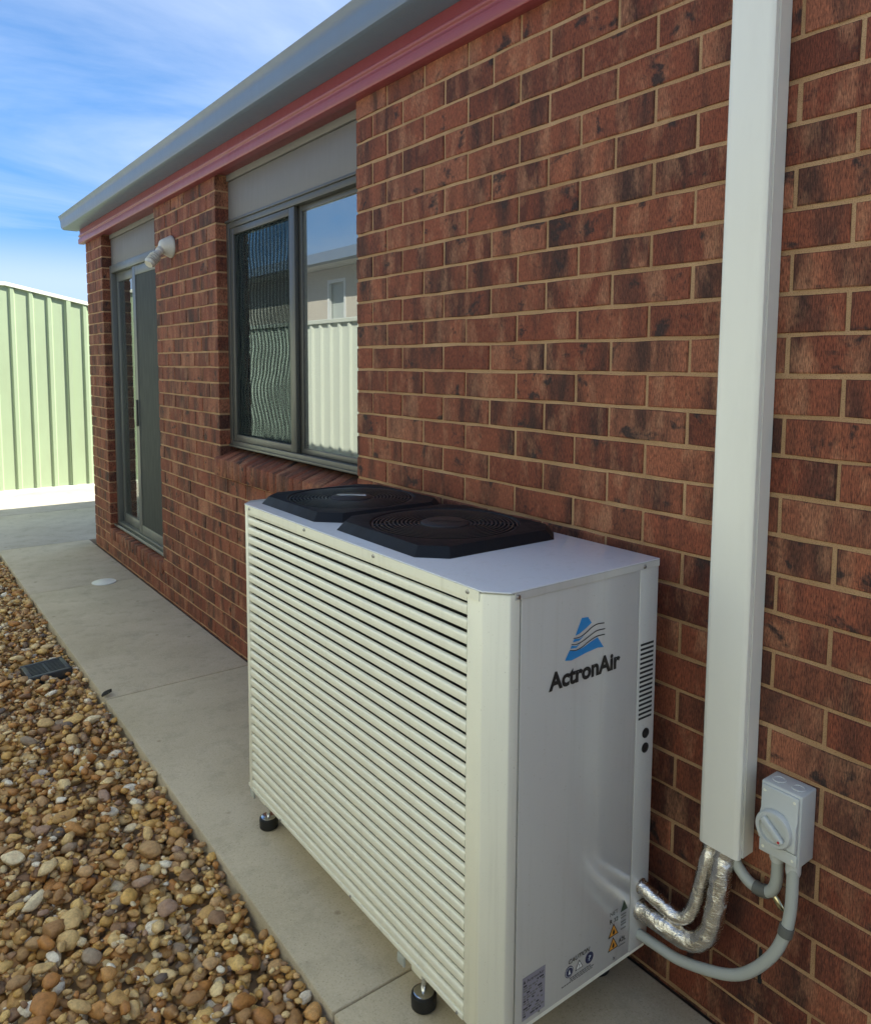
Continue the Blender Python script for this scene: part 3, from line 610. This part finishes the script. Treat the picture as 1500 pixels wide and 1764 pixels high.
# fan guards
def fan(yc, hy, logo):
    hx, xc = .233, -.3125; zb_, zt_ = Z1+.0035, Z1+.028
    def octo(ix, iy, cc): return [(xc-hx+ix, yc-hy+iy+cc), (xc-hx+ix+cc, yc-hy+iy), (xc+hx-ix-cc, yc-hy+iy), (xc+hx-ix, yc-hy+iy+cc), (xc+hx-ix, yc+hy-iy-cc), (xc+hx-ix-cc, yc+hy-iy), (xc-hx+ix+cc, yc+hy-iy), (xc-hx+ix, yc+hy-iy-cc)]
    n = 64; R = .205; mb = MB()
    o0, o1 = octo(0, 0, .06), octo(.019, .019, .054)
    vs = [(*p, zb_) for p in o0]+[(*p, zt_) for p in o1]; fs = [(i, (i+1) % 8, 8+(i+1) % 8, 8+i) for i in range(8)]
    # top deck: octagon outline resampled to meet the round opening
    def on_oct(t):
        d = Vector((math.cos(t), math.sin(t))); best = None
        for i in range(8):
            a, b = Vector(o1[i])-Vector((xc, yc)), Vector(o1[(i+1) % 8])-Vector((xc, yc)); e_ = b-a
            den = d.x*e_.y-d.y*e_.x
            if abs(den) < 1e-9: continue
            s = (a.x*e_.y-a.y*e_.x)/den; u = (a.x*d.y-a.y*d.x)/den
            if s > 0 and -1e-6 <= u <= 1+1e-6 and (best is None or s < best): best = s
        return (xc+d.x*best, yc+d.y*best)
    angs = sorted([2*math.pi*i/n for i in range(n)]+[math.atan2(p[1]-yc, p[0]-xc) % (2*math.pi) for p in o1])
    m = len(angs); base = len(vs)
    vs += [(*on_oct(t), zt_) for t in angs]+[(xc+R*math.cos(t), yc+R*math.sin(t), zt_+.002) for t in angs]+[(xc+(R-.006)*math.cos(t), yc+(R-.006)*math.sin(t), zt_-.012) for t in angs]
    for k in range(2): fs += [(base+k*m+i, base+k*m+(i+1) % m, base+(k+1)*m+(i+1) % m, base+(k+1)*m+i) for i in range(m)]
    mb.add(vs, fs); cov = part('fan_cover', mb, BLACK, ac, bevel=.0025, ang=28)
    gr = MB()
    for j in range(12):
        r = .066+(.203-.066)*(j+.6)/12
        ring = [(xc+r*math.cos(t), yc+r*math.sin(t)) for t in [2*math.pi*i/56 for i in range(56)]]
        zc = zt_-.002+.004*math.sin(math.pi*(r-.06)/.15)
        k = len(gr.v); w = .0023
        gr.add([(xc+(r-w)*math.cos(2*math.pi*i/56), yc+(r-w)*math.sin(2*math.pi*i/56), zc) for i in range(56)]+[(xc+(r+w)*math.cos(2*math.pi*i/56), yc+(r+w)*math.sin(2*math.pi*i/56), zc) for i in range(56)]
               +[(xc+r*math.cos(2*math.pi*i/56), yc+r*math.sin(2*math.pi*i/56), zc-.006) for i in range(56)],
               [f for i in range(56) for f in ((i, (i+1) % 56, 56+(i+1) % 56, 56+i), (i, 112+i, 112+(i+1) % 56, (i+1) % 56), (56+i, 56+(i+1) % 56, 112+(i+1) % 56, 112+i))])
    for i in range(8):
        t = 2*math.pi*i/8+.2; d = Vector((math.cos(t), math.sin(t), 0)); c0 = Vector((xc, yc, zt_-.006))
        gr.tube([c0+d*.06, c0+d*.20], .0028, 6)
    part('grille', gr, GRILLE, cov)
    part('fan_well', MB().lathe([(.2, 0), (.2, .001)], (xc, yc, Z1+.004), (0, 0, 1), 40), DARK, cov)
    for i in range(3):
        t0 = 2*math.pi*i/3+.5; bl = []
        for j in range(6):
            r = .05+.026*j; bl += [(xc+r*math.cos(t0+.06*j), yc+r*math.sin(t0+.06*j), Z1+.016), (xc+r*math.cos(t0+.75+.06*j), yc+r*math.sin(t0+.75+.06*j), Z1+.008)]
        part('fan_blade', MB().add(bl, [(2*j, 2*j+1, 2*j+3, 2*j+2) for j in range(5)]), HUBM, cov)
    part('hub_cap', MB().lathe([(.067, -.006), (.067, .002), (.062, .006), (.001, .0075)], (xc, yc, zt_-.002), (0, 0, 1), 40), HUBM, cov, smooth=True)
    if True:
        z = zt_+.0062; s = 1.0
        q = [(.030, -.042), (.042, -.018), (-.036, .034), (-.032, .012), (-.004, .0)]
        part('emblem', MB().prism([(xc+a, yc+b) for a, b in q], 2, z, z+.0006), SILV if logo else HUBM, cov)
fan(-1.022, .246, False); fan(-.524, .240, True)
# feet
def foot(x, y):
    f = part('foot', MB().lathe([(.026, 0), (.031, .005), (.032, .028), (.0305, .036), (.026, .038), (.001, .034)], (x, y, ZG), (0, 0, 1), 30), RUB, ac, smooth=True)
    part('foot_disc', MB().lathe([(.0255, 0), (.0255, .006), (.020, .009)], (x, y, ZG+.0345), (0, 0, 1), 28), CHROME, f, smooth=True)
    part('stud', MB().lathe([(.0065, 0), (.0065, .068)], (x, y, ZG+.0425), (0, 0, 1), 12), CHROME, f, smooth=True)
    part('bracket', MB().box(x-.024, x+.03, y-.022, y+.022, ZG+.094, ZG+.112), CREAM, f, bevel=.003)
    part('bracket_tab', B(x-.040, x-.032, y+.030, y+.060, ZG+.098, ZG+.124), GREYC, f, bevel=.003)
for xx, yy in ((-.546, -1.254), (-.541, -.352), (-.115, -1.43), (-.13, -.36)): foot(xx, yy)

# ---- printed marks on the side panel
YP = Y0-.0002
def flat(name, pts, mat, parent, t=.0004): return part(name, MB().prism(pts, 1, YP-t, YP), mat, parent)
for q in ([(-.34, -.53), (-.32, -.532), (-.308, -.547), (-.326, -.556), (-.346, -.564), (-.359, -.566)],
          [(-.377, -.596), (-.355, -.601), (-.333, -.598), (-.311, -.591), (-.287, -.585), (-.266, -.612), (-.287, -.609), (-.322, -.612), (-.355, -.617), (-.37, -.619), (-.39, -.615)],
          [(-.362, -.573), (-.345, -.5755), (-.330, -.570), (-.347, -.580), (-.367, -.579)], [(-.370, -.586), (-.356, -.590), (-.341, -.585), (-.356, -.594), (-.374, -.592)]):
    flat('logo_shape', q, BLUE, sp_)
def ribbon(pts, w, mat, name, k=1):
    P = smooth_path([(x, 0, z) for x, z in pts], 6); a, b = [], []
    for i, p in enumerate(P):
        t = (P[min(i+1, len(P)-1)]-P[max(i-1, 0)]).normalized(); n = Vector((-t.z, 0, t.x)); ww = w*(.55+.45*min(1, 2.2*i/len(P)))
        a.append(p+n*ww/2); b.append(p-n*ww/2)
    vs = [(p.x, YP-.0006*k, p.z) for p in a]+[(p.x, YP-.0006*k, p.z) for p in b]; m = len(a)
    return part(name, MB().add(vs, [(i, i+1, m+i+1, m+i) for i in range(m-1)]), mat, sp_)
for q in ([(-.366, -.5705), (-.348, -.572), (-.328, -.567), (-.308, -.558), (-.289, -.554), (-.266, -.556)], [(-.372, -.5825), (-.356, -.586), (-.336, -.583), (-.314, -.576), (-.291, -.569), (-.263, -.570)], [(-.377, -.5945), (-.358, -.599), (-.338, -.596), (-.316, -.588), (-.291, -.582), (-.263, -.583)]):
    ribbon(q, .0024, INK, 'logo_wave')
def text(s, x0, x1, z0, z1, mat, parent, bold=.0, y=None, name='lettering', face=None, shear=0):
    """lettering as flat mesh scaled to the box x0..x1, z0..z1 (z1 = cap height)"""
    cu = bpy.data.curves.new('t', 'FONT'); cu.body = s; cu.offset = bold; cu.shear = shear; cu.resolution_u = 3
    ob = bpy.data.objects.new('t', cu); C.objects.link(ob); bpy.context.view_layer.update()
    me = bpy.data.meshes.new_from_object(ob.evaluated_get(bpy.context.evaluated_depsgraph_get())); bpy.data.objects.remove(ob)
    co = np.array([v.co[:] for v in me.vertices]); mn, mxx = co[:, 0].min(), co[:, 0].max()
    zc0, zc1 = 0.0, .70 if any(ch.isupper() or ch.isdigit() for ch in s) else co[:, 1].max()
    yy_ = YP-.0007 if y is None else y
    for v in me.vertices:
        v.co = (x0+(v.co.x-mn)/(mxx-mn)*(x1-x0), yy_, z0+v.co.y/zc1*(z1-z0))
    me.name = name; me.materials.clear(); me.materials.append(mat); me.update()
    return link(me, name, parent)
text('ActronAir', -.4385, -.2075, -.6710, -.6335, INK, sp_, bold=.04)
text('CAUTION', -.357, -.286, -.3*0-1.3355, -1.3245, INK, sp_, bold=.01, shear=.2)
def disc(x, z, r, mat, k=0, n=24, name='pictogram'):
    return part(name, MB().lathe([(r, 0), (r, .0004)], (x, YP-.0003*k, z), (0, -1, 0), n), mat, sp_)
def tri(x, z, w, h, mat, k=0): return part('pictogram', MB().prism([(x-w/2, z), (x+w/2, z), (x, z+h)], 1, YP-.0003-.0003*k, YP-.0003*k), mat, sp_)
disc(-.354, -1.3545, .0135, NAVY); disc(-.354, -1.3545, .0115, WHITE, 1); disc(-.354, -1.3545, .0105, NAVY, 2); tri(-.354, -1.360, .007, .012, WHITE, 3)
tri(-.321, -1.363, .026, .022, INK); tri(-.321, -1.3612, .0205, .0172, WHITE, 1); text('!', -.3225, -.3195, -1.3590, -1.3500, INK, sp_, y=YP-.0010)
disc(-.2865, -1.3525, .0135, NAVY); text('?', -.291, -.282, -1.3585, -1.3465, SILV, sp_, y=YP-.0010)
for i, (a, b) in enumerate(((-.352, -.272), (-.350, -.268), (-.378, -.266))):
    for s in range(int((b-a)/.008)):
        part('small_print', B(a+s*.008, a+s*.008+.0062, YP-.0004, YP, -1.3735-i*.0048, -1.3715-i*.0048), INKG, sp_)
tri(-.1655, -1.2895, .026, .026, GREEN); text('NET', -.217, -.189, -1.2840, -1.2740, INK, sp_)
text('R 32', -.217, -.188, -1.3035, -1.2930, INK, sp_, bold=.01)
for k_, z in ((0, -1.3385), (0, -1.3730)):
    tri(-.2030, z, .036, .032, INK); tri(-.2030, z+.0026, .0285, .0252, ORANGE, 1)
    part('pictogram', MB().prism([(-.2060, z+.0055), (-.2000, z+.0055), (-.1990, z+.011), (-.2030, z+.0185), (-.2065, z+.011)], 1, YP-.0011, YP-.0007), INK, sp_)
text('A2L', -.184, -.158, -1.3660, -1.3555, INK, sp_, bold=.012)
for z in (-1.300, -1.307, -1.318, -1.325, -1.336): part('small_print', B(-.176, -.158, YP-.0004, YP, z, z+.0035), INKG, sp_)
part('small_print', B(-.184, -.158, YP-.0004, YP, -1.3765, -1.374), INKG, sp_)
stk = part('rating_sticker', B(-.5, -.4315, YP-.0006, YP, -1.397, -1.298), STICK, sp_)
text('ActronAir', -.488, -.436, -1.3115, -1.3045, INK, sp_, y=YP-.0008, bold=.01); tri(-.4945, -1.3115, .007, .008, INK, 2)
rr = random.Random(5)
for r in range(13):
    x = -.497
    z = -1.3175-r*.0059
    while x < -.440:
        w = rr.uniform(.004, .013)
        if rr.random() < .8: part('small_print', B(x, min(x+w, -.434), YP-.0009, YP-.0006, z-.0018, z+.0014), INKG if r % 3 else INK, sp_)
        x += w+.003

# ================================================================== THINGS ON THE GROUND
cap = empty('inspection_cap', (-.25, 3.06, ZG)); tag(cap, 'round white drain inspection cap set in the path by the door', 'drain cap')
part('rim', MB().lathe([(.082, -.004), (.082, .004), (.078, .006), (.074, .006), (.073, .004)], (-.252, 3.062, ZG), (0, 0, 1), 40), WHITE, cap, smooth=True)
part('plug', MB().lathe([(.0725, -.004), (.0725, .0045), (.070, .0055), (.001, .0055)], (-.252, 3.062, ZG), (0, 0, 1), 40), WHITE, cap, smooth=True)
gt = empty('drain_grate', (-.88, 1.615, -1.56)); tag(gt, 'square black plastic drain grate sitting in the pebbles beside the path', 'drain grate')
def rotz(mb, c, a, zt=0):
    mb.v = [(c[0]+(x-c[0])*math.cos(a)-(y-c[1])*math.sin(a), c[1]+(x-c[0])*math.sin(a)+(y-c[1])*math.cos(a), z+(x-c[0])*zt) for x, y, z in mb.v]; return mb
gc = (-.882, 1.625); ga = math.radians(3)
fr = MB(); q = .102
for a, b, c_, d in ((-q, q, -q, -q+.022), (-q, q, q-.022, q), (-q, -q+.022, -q+.0225, q-.0225), (q-.022, q, -q+.0225, q-.0225)): fr.box(gc[0]+a, gc[0]+b, gc[1]+c_, gc[1]+d, -1.605, -1.556)
part('frame', rotz(fr, gc, ga, .03), GRATE, gt, bevel=.003)
for i in range(9):
    y = gc[1]-.072+.018*i
    part('bar', rotz(B(gc[0]-q+.023, gc[0]+q-.023, y-.004, y+.004, -1.572, -1.559), gc, ga, .03), GRATE, gt)
part('cross_bar', rotz(B(gc[0]-.005, gc[0]+.005, gc[1]-q+.023, gc[1]+q-.023, -1.575, -1.5595), gc, ga, .03), GRATE, gt)
part('grate_well', rotz(B(gc[0]-q+.023, gc[0]+q-.023, gc[1]-q+.023, gc[1]+q-.023, -1.605, -1.600), gc, ga), DARK, gt)
lf = MB()
for i in range(6):
    t = i/5; w = .016*math.sin(math.pi*min(1, t*.9+.08)); x = -.745+.05*t; y = 1.045+.022*t
    lf.add([(x+w*.4, y-w, -1.546+.012*t+.006), (x, y, -1.546+.006*t), (x-w*.4, y+w, -1.546+.014*t+.008)], [])
lf.f = [f for i in range(5) for f in ((3*i, 3*i+3, 3*i+4, 3*i+1), (3*i+1, 3*i+4, 3*i+5, 3*i+2))]
o = part('leaf', lf, LEAFM, smooth=True); so_ = o.modifiers.new('s', 'SOLIDIFY'); so_.thickness = .0012; tag(o, 'small dark curled leaf on the path edge by the slab joint', 'leaf')

# ================================================================== GRAVEL
bed = part('gravel_bed', B(-2.06, -.7365, -5.0, 4.56, -1.70, -1.628), SOIL); tag(bed, 'bed of brown and tan river pebbles beside the path', kind='structure')
res = .006; gx0, gy0 = -2.06, -2.4; GX, GY = int(1.33/res)+1, int(6.96/res)+1
hm = np.full((GX, GY), -1.632)
def shapes(sub, n, seed):
    out = []
    for i in range(n):
        r = random.Random(seed+i); bm = bmesh.new(); bmesh.ops.create_icosphere(bm, subdivisions=sub, radius=1)
        o_ = Vector((r.uniform(0, 50), r.uniform(0, 50), r.uniform(0, 50))); amp = r.uniform(.22, .50); facets = [Vector((r.gauss(0, 1), r.gauss(0, 1), r.gauss(0, 1))).normalized() for _ in range(r.randint(4, 8))]
        for v in bm.verts:
            d = v.co.normalized(); s = 1+amp*noise.noise(d*1.1+o_)+.08*noise.noise(d*3+o_)
            for f_ in facets:
                k = d.dot(f_)*s
                if k > .68: s *= 1-.75*(k-.68)/k
            v.co = d*s
        out.append(([v.co[:] for v in bm.verts], [tuple(v.index for v in f.verts) for f in bm.faces])); bm.free()
    return out
SH3 = shapes(3, 10, 11); SH2 = shapes(2, 12, 41); SH1 = shapes(1, 8, 81)
SH3m = [MB().add(v, f).mesh('pebble', PEB, smooth=True) for v, f in SH3]
for me_ in SH3m:
    me_.set_sharp_from_angle(angle=math.radians(180))
stones = []
def ZTOPG(x, y):
    e_ = min(1, (-.738-x)/.22)          # heaped away from the kerb, a little low beside the grate
    return -1.566+.018*e_+.012*noise.noise(Vector((x*2.2, y*2.2, 0)))-.016*math.exp(-((y-1.75)/.75)**2)*(1-e_*.6)
def drop(x, y, a, b, c, rot):
    """rest an ellipsoid footprint on the height field"""
    R = a*.62; i0, i1 = int((x-R-gx0)/res), int((x+R-gx0)/res)+1; j0, j1 = int((y-R-gy0)/res), int((y+R-gy0)/res)+1
    i0, j0 = max(i0, 0), max(j0, 0); i1, j1 = min(i1, GX-1), min(j1, GY-1)
    if i1 <= i0 or j1 <= j0: return None
    X, Y = np.meshgrid(gx0+res*np.arange(i0, i1+1), gy0+res*np.arange(j0, j1+1), indexing='ij')
    u = (X-x)*math.cos(rot)+(Y-y)*math.sin(rot); w = -(X-x)*math.sin(rot)+(Y-y)*math.cos(rot)
    d = (u/a)**2+(w/b)**2; m = d < .36
    if not m.any(): m = d <= d.min()
    sub = hm[i0:i1+1, j0:j1+1]; z = np.percentile(sub[m], 75)+c*.78
    m2 = d < .92; hh = z+c*np.sqrt(np.clip(1-d, 0, 1)); sub[m2] = np.maximum(sub[m2], hh[m2])
    return z
def lay(n, s0, s1, ymin=-2.3, ymax=4.52):
    for _ in range(n):
        x = rng.uniform(-2.03, -.752); y = rng.uniform(ymin, ymax)
        s = s0*(s1/s0)**(rng.random()**1.5)
        a, b, c = s*rng.uniform(.95, 1.3), s*rng.uniform(.7, 1.0), s*rng.uniform(.45, .72)
        if x+a*.45 > -.738: x = -.738-a*.45
        if abs(x-gc[0]) < .10+a*.6 and abs(y-gc[1]) < .10+a*.6: continue
        rot = rng.uniform(0, math.pi); z = drop(x, y, a, b, c, rot)
        if z is None or z > ZTOPG(x, y): continue
        stones.append((x, y, z, a, b, c, rot, rng.uniform(-.35, .35), rng.uniform(-.35, .35)))
lay(9000, .012, .022); lay(5600, .014, .030); lay(2600, .018, .034); lay(6000, .010, .020); lay(900, .024, .040); lay(9000, .006, .012)
for _ in range(2600):
    x, y = rng.uniform(-.80, -.742), rng.uniform(-2.3, 4.52); s_ = rng.uniform(.009, .021); a, b, c = s_*1.15, s_*.85, s_*.6
    if abs(x-gc[0]) < .10+a*.6 and abs(y-gc[1]) < .10+a*.6: continue
    if x+a*.4 > -.738: x = -.738-a*.4
    rot = rng.uniform(0, math.pi); z = drop(x, y, a, b, c, rot)
    if z is not None and z < ZTOPG(x, y)+.004: stones.append((x, y, z, a, b, c, rot, rng.uniform(-.3, .3), rng.uniform(-.3, .3)))
def st_px(s):
    q = proj(s[:3])
    if not q or not (-10 < q[0] < 1510 and -10 < q[1] < 1774): return 0
    hid = hm[min(GX-1, max(0, int((s[0]-gx0)/res))), min(GY-1, max(0, int((s[1]-gy0)/res)))]-(s[2]+s[5])
    return FPX*s[3]/q[2]*(1 if hid < .004 else .3)
stones.sort(key=lambda s: -st_px(s))
from mathutils import Euler
st = MB()
for i, s in enumerate(stones):
    x, y, z, a, b, c, rot, t1, t2 = s; E_ = Euler((t1, t2, rot))
    if i < 300:
        o = link(SH3m[i % 10], 'pebble', bed, (x, y, z), E_); o.scale = (a, b, c)
    else:
        p = st_px(s); S = SH3[i % 10] if p > 16 and i < 1500 else SH2[i % 12] if p > 5 else SH1[i % 8]
        if p == 0 and rng.random() < .0: continue
        Mx = E_.to_matrix(); V = np.array(S[0])*np.array([a, b, c]); V = V @ np.array(Mx).T + np.array([x, y, z])
        st.v.extend(map(tuple, V)); o_ = len(st.v)-len(V); st.f.extend([(f[0]+o_, f[1]+o_, f[2]+o_) for f in S[1]]); st.a += [float(rng.random())]*len(V)
me = bpy.data.meshes.new('pebbles'); me.from_pydata(st.v, [], st.f); at = me.attributes.new('rnd', 'FLOAT', 'POINT'); at.data.foreach_set('value', st.a)
me.polygons.foreach_set('use_smooth', [True]*len(me.polygons)); me.materials.append(PEB); me.update()
tag(link(me, 'gravel', bed), kind='stuff')

# ================================================================== FENCES
def fence(name, P0, P1, tops, normal, label, FENCE=FENCE, rib=.2, base=ZG, panels=3, first=0.0, postw=.05):
    """ribbed steel fence from P0 to P1 (xy), tops = [(s, z)] polyline for the head"""
    P0, P1, nv = Vector((*P0, 0)), Vector((*P1, 0)), Vector((*normal, 0)); d = (P1-P0); L = d.length; d.normalize()
    def top(s):
        for (a, za_), (b, zb2) in zip(tops[:-1], tops[1:]):
            if a <= s <= b: return za_+(zb2-za_)*(s-a)/(b-a)
        return tops[-1][1] if s > tops[-1][0] else tops[0][1]
    root = empty(name, (P0.x, P0.y, base)); tag(root, label, 'fence', None)
    cuts = [L*i/panels for i in range(panels+1)]
    for s0, s1 in zip(cuts[:-1], cuts[1:]):
        prof = [(s0, 0)]; s = s0+((first-s0) % rib)
        while s < s1:
            for ds, h in ((-.034, 0), (-.018, .026), (.018, .026), (.034, 0)):
                if s0 < s+ds < s1: prof.append((s+ds, h))
            s += rib
        prof.append((s1, 0)); kinks = [k for k, _ in tops if s0 < k < s1]
        for k in kinks:
            if not any(abs(k-p[0]) < .001 for p in prof): prof.append((k, 0)); prof.sort()
        vs = []
        for s, h in prof:
            p = P0+d*s+nv*h; q = P0+d*s+nv*(h-.0015); tz = top(s)-.01
            vs += [(p.x, p.y, base+.04), (p.x, p.y, tz), (q.x, q.y, base+.04), (q.x, q.y, tz)]
        fs = []
        for i in range(len(prof)-1):
            a, b = 4*i, 4*i+4; fs += [(a, b, b+1, a+1), (a+2, a+3, b+3, b+2), (a+1, b+1, b+3, a+3), (a, a+2, b+2, b)]
        part('fence_sheet', MB().add(vs, fs), FENCE, root)
        pp = P0+d*s0; w = postw/2
        if s0 > 0: part('post', MB().add([(*(pp+d*u+nv*v_).xy, z) for z in (base, top(s0)-.01) for u, v_ in ((-w, -.02), (w, -.02), (w, .036), (-w, .036))], [(0, 3, 2, 1), (4, 5, 6, 7), (0, 1, 5, 4), (1, 2, 6, 5), (2, 3, 7, 6), (3, 0, 4, 7)]), FENCE, root)
    for (a, za_), (b, zb2) in zip(tops[:-1], tops[1:]):
        pa, pb_ = P0+d*a, P0+d*b
        vs = [(*(p+nv*v_).xy, z+h) for p, z in ((pa, za_), (pb_, zb2)) for v_, h in ((-.025, -.022), (.040, -.022), (.040, .012), (.030, .020), (-.015, .020), (-.025, .012))]
        part('top_rail', MB().add(vs, [(0, 1, 2, 3, 4, 5), (11, 10, 9, 8, 7, 6)]+[(i, 6+i, 6+(i+1) % 6, (i+1) % 6) for i in range(6)]), CAPM, root)
    pa, pb_ = P0, P1
    vs = [(*(p+nv*v_).xy, base+h) for p in (pa, pb_) for v_, h in ((-.02, .0), (.040, .0), (.040, .04), (-.02, .04))]
    part('bottom_rail', MB().add(vs, [(0, 1, 2, 3), (7, 6, 5, 4)]+[(i, 4+i, 4+(i+1) % 4, (i+1) % 4) for i in range(4)]), CAPM, root)
    return root
xr0 = -2.15
fence('metal_fence', (xr0, 7.70), (8.5, 7.70), [(0, .955), (-.165-xr0, .95), (2.2-xr0, .455), (8.5-xr0, .40)], (0, -1), 'pale green ribbed metal fence behind the house with a sloping top rail', FENCE, .2, first=(-.10-xr0) % .2, panels=4)
fence('metal_fence', (-2.16, -9.0), (-2.16, 7.66), [(0, .47), (16.66, .47)], (1, 0), 'pale green ribbed boundary fence facing the brick wall, seen reflected in the window', FENCEB, .2, panels=7)

# ================================================================== NEIGHBOUR HOUSE (seen in the window glass)
nb = empty('neighbour_house', (-6.5, 4, ZG)); tag(nb, 'cream neighbouring house with grey gutter, seen reflected in the window', 'house')
nw = MB(); nw.box(-9, -3.82, -14, 6.93, -1.7, 1.42); nw.box(-9, -3.82, 7.47, 16, -1.7, 1.42); nw.box(-9, -3.82, 6.93, 7.47, 1.26, 1.42); nw.box(-9, -3.82, 6.93, 7.47, -1.7, .05); nw.box(-9, -4.0, 6.93, 7.47, .05, 1.26)  # unseen near length extended to block sky light from behind the camera
part('wall', nw, RENDER_, nb)
wn_ = part('window', MB().box(-3.86, -3.81, 6.931, 6.98, .051, 1.259).box(-3.86, -3.81, 7.42, 7.469, .051, 1.259).box(-3.861, -3.811, 6.98, 7.42, 1.21, 1.2585).box(-3.861, -3.811, 6.98, 7.42, .0515, .10), WHITE, nb)
part('pane', B(-3.90, -3.88, 6.94, 7.46, .06, 1.25), SHEER, wn_)
part('gutter', MB().prism([(-3.40, 1.43), (-3.41, 1.57), (-3.54, 1.57), (-3.54, 1.43)], 1, -14.4, 16.4), GUTTER, nb)
part('soffit', B(-3.82, -3.542, -14.2, 16.2, 1.425, 1.44), WHITE, nb)
rn = MB().add([(-3.45, -14.4, 1.565), (-3.45, 16.4, 1.565), (-6.5, 12, 1.95), (-6.5, -10, 1.95), (-9.5, -14.4, 1.565), (-9.5, 16.4, 1.565)], [(0, 1, 2, 3), (4, 3, 2, 5), (0, 3, 4), (1, 5, 2), (0, 4, 5, 1)])
part('roof', rn, ROOFM, nb)
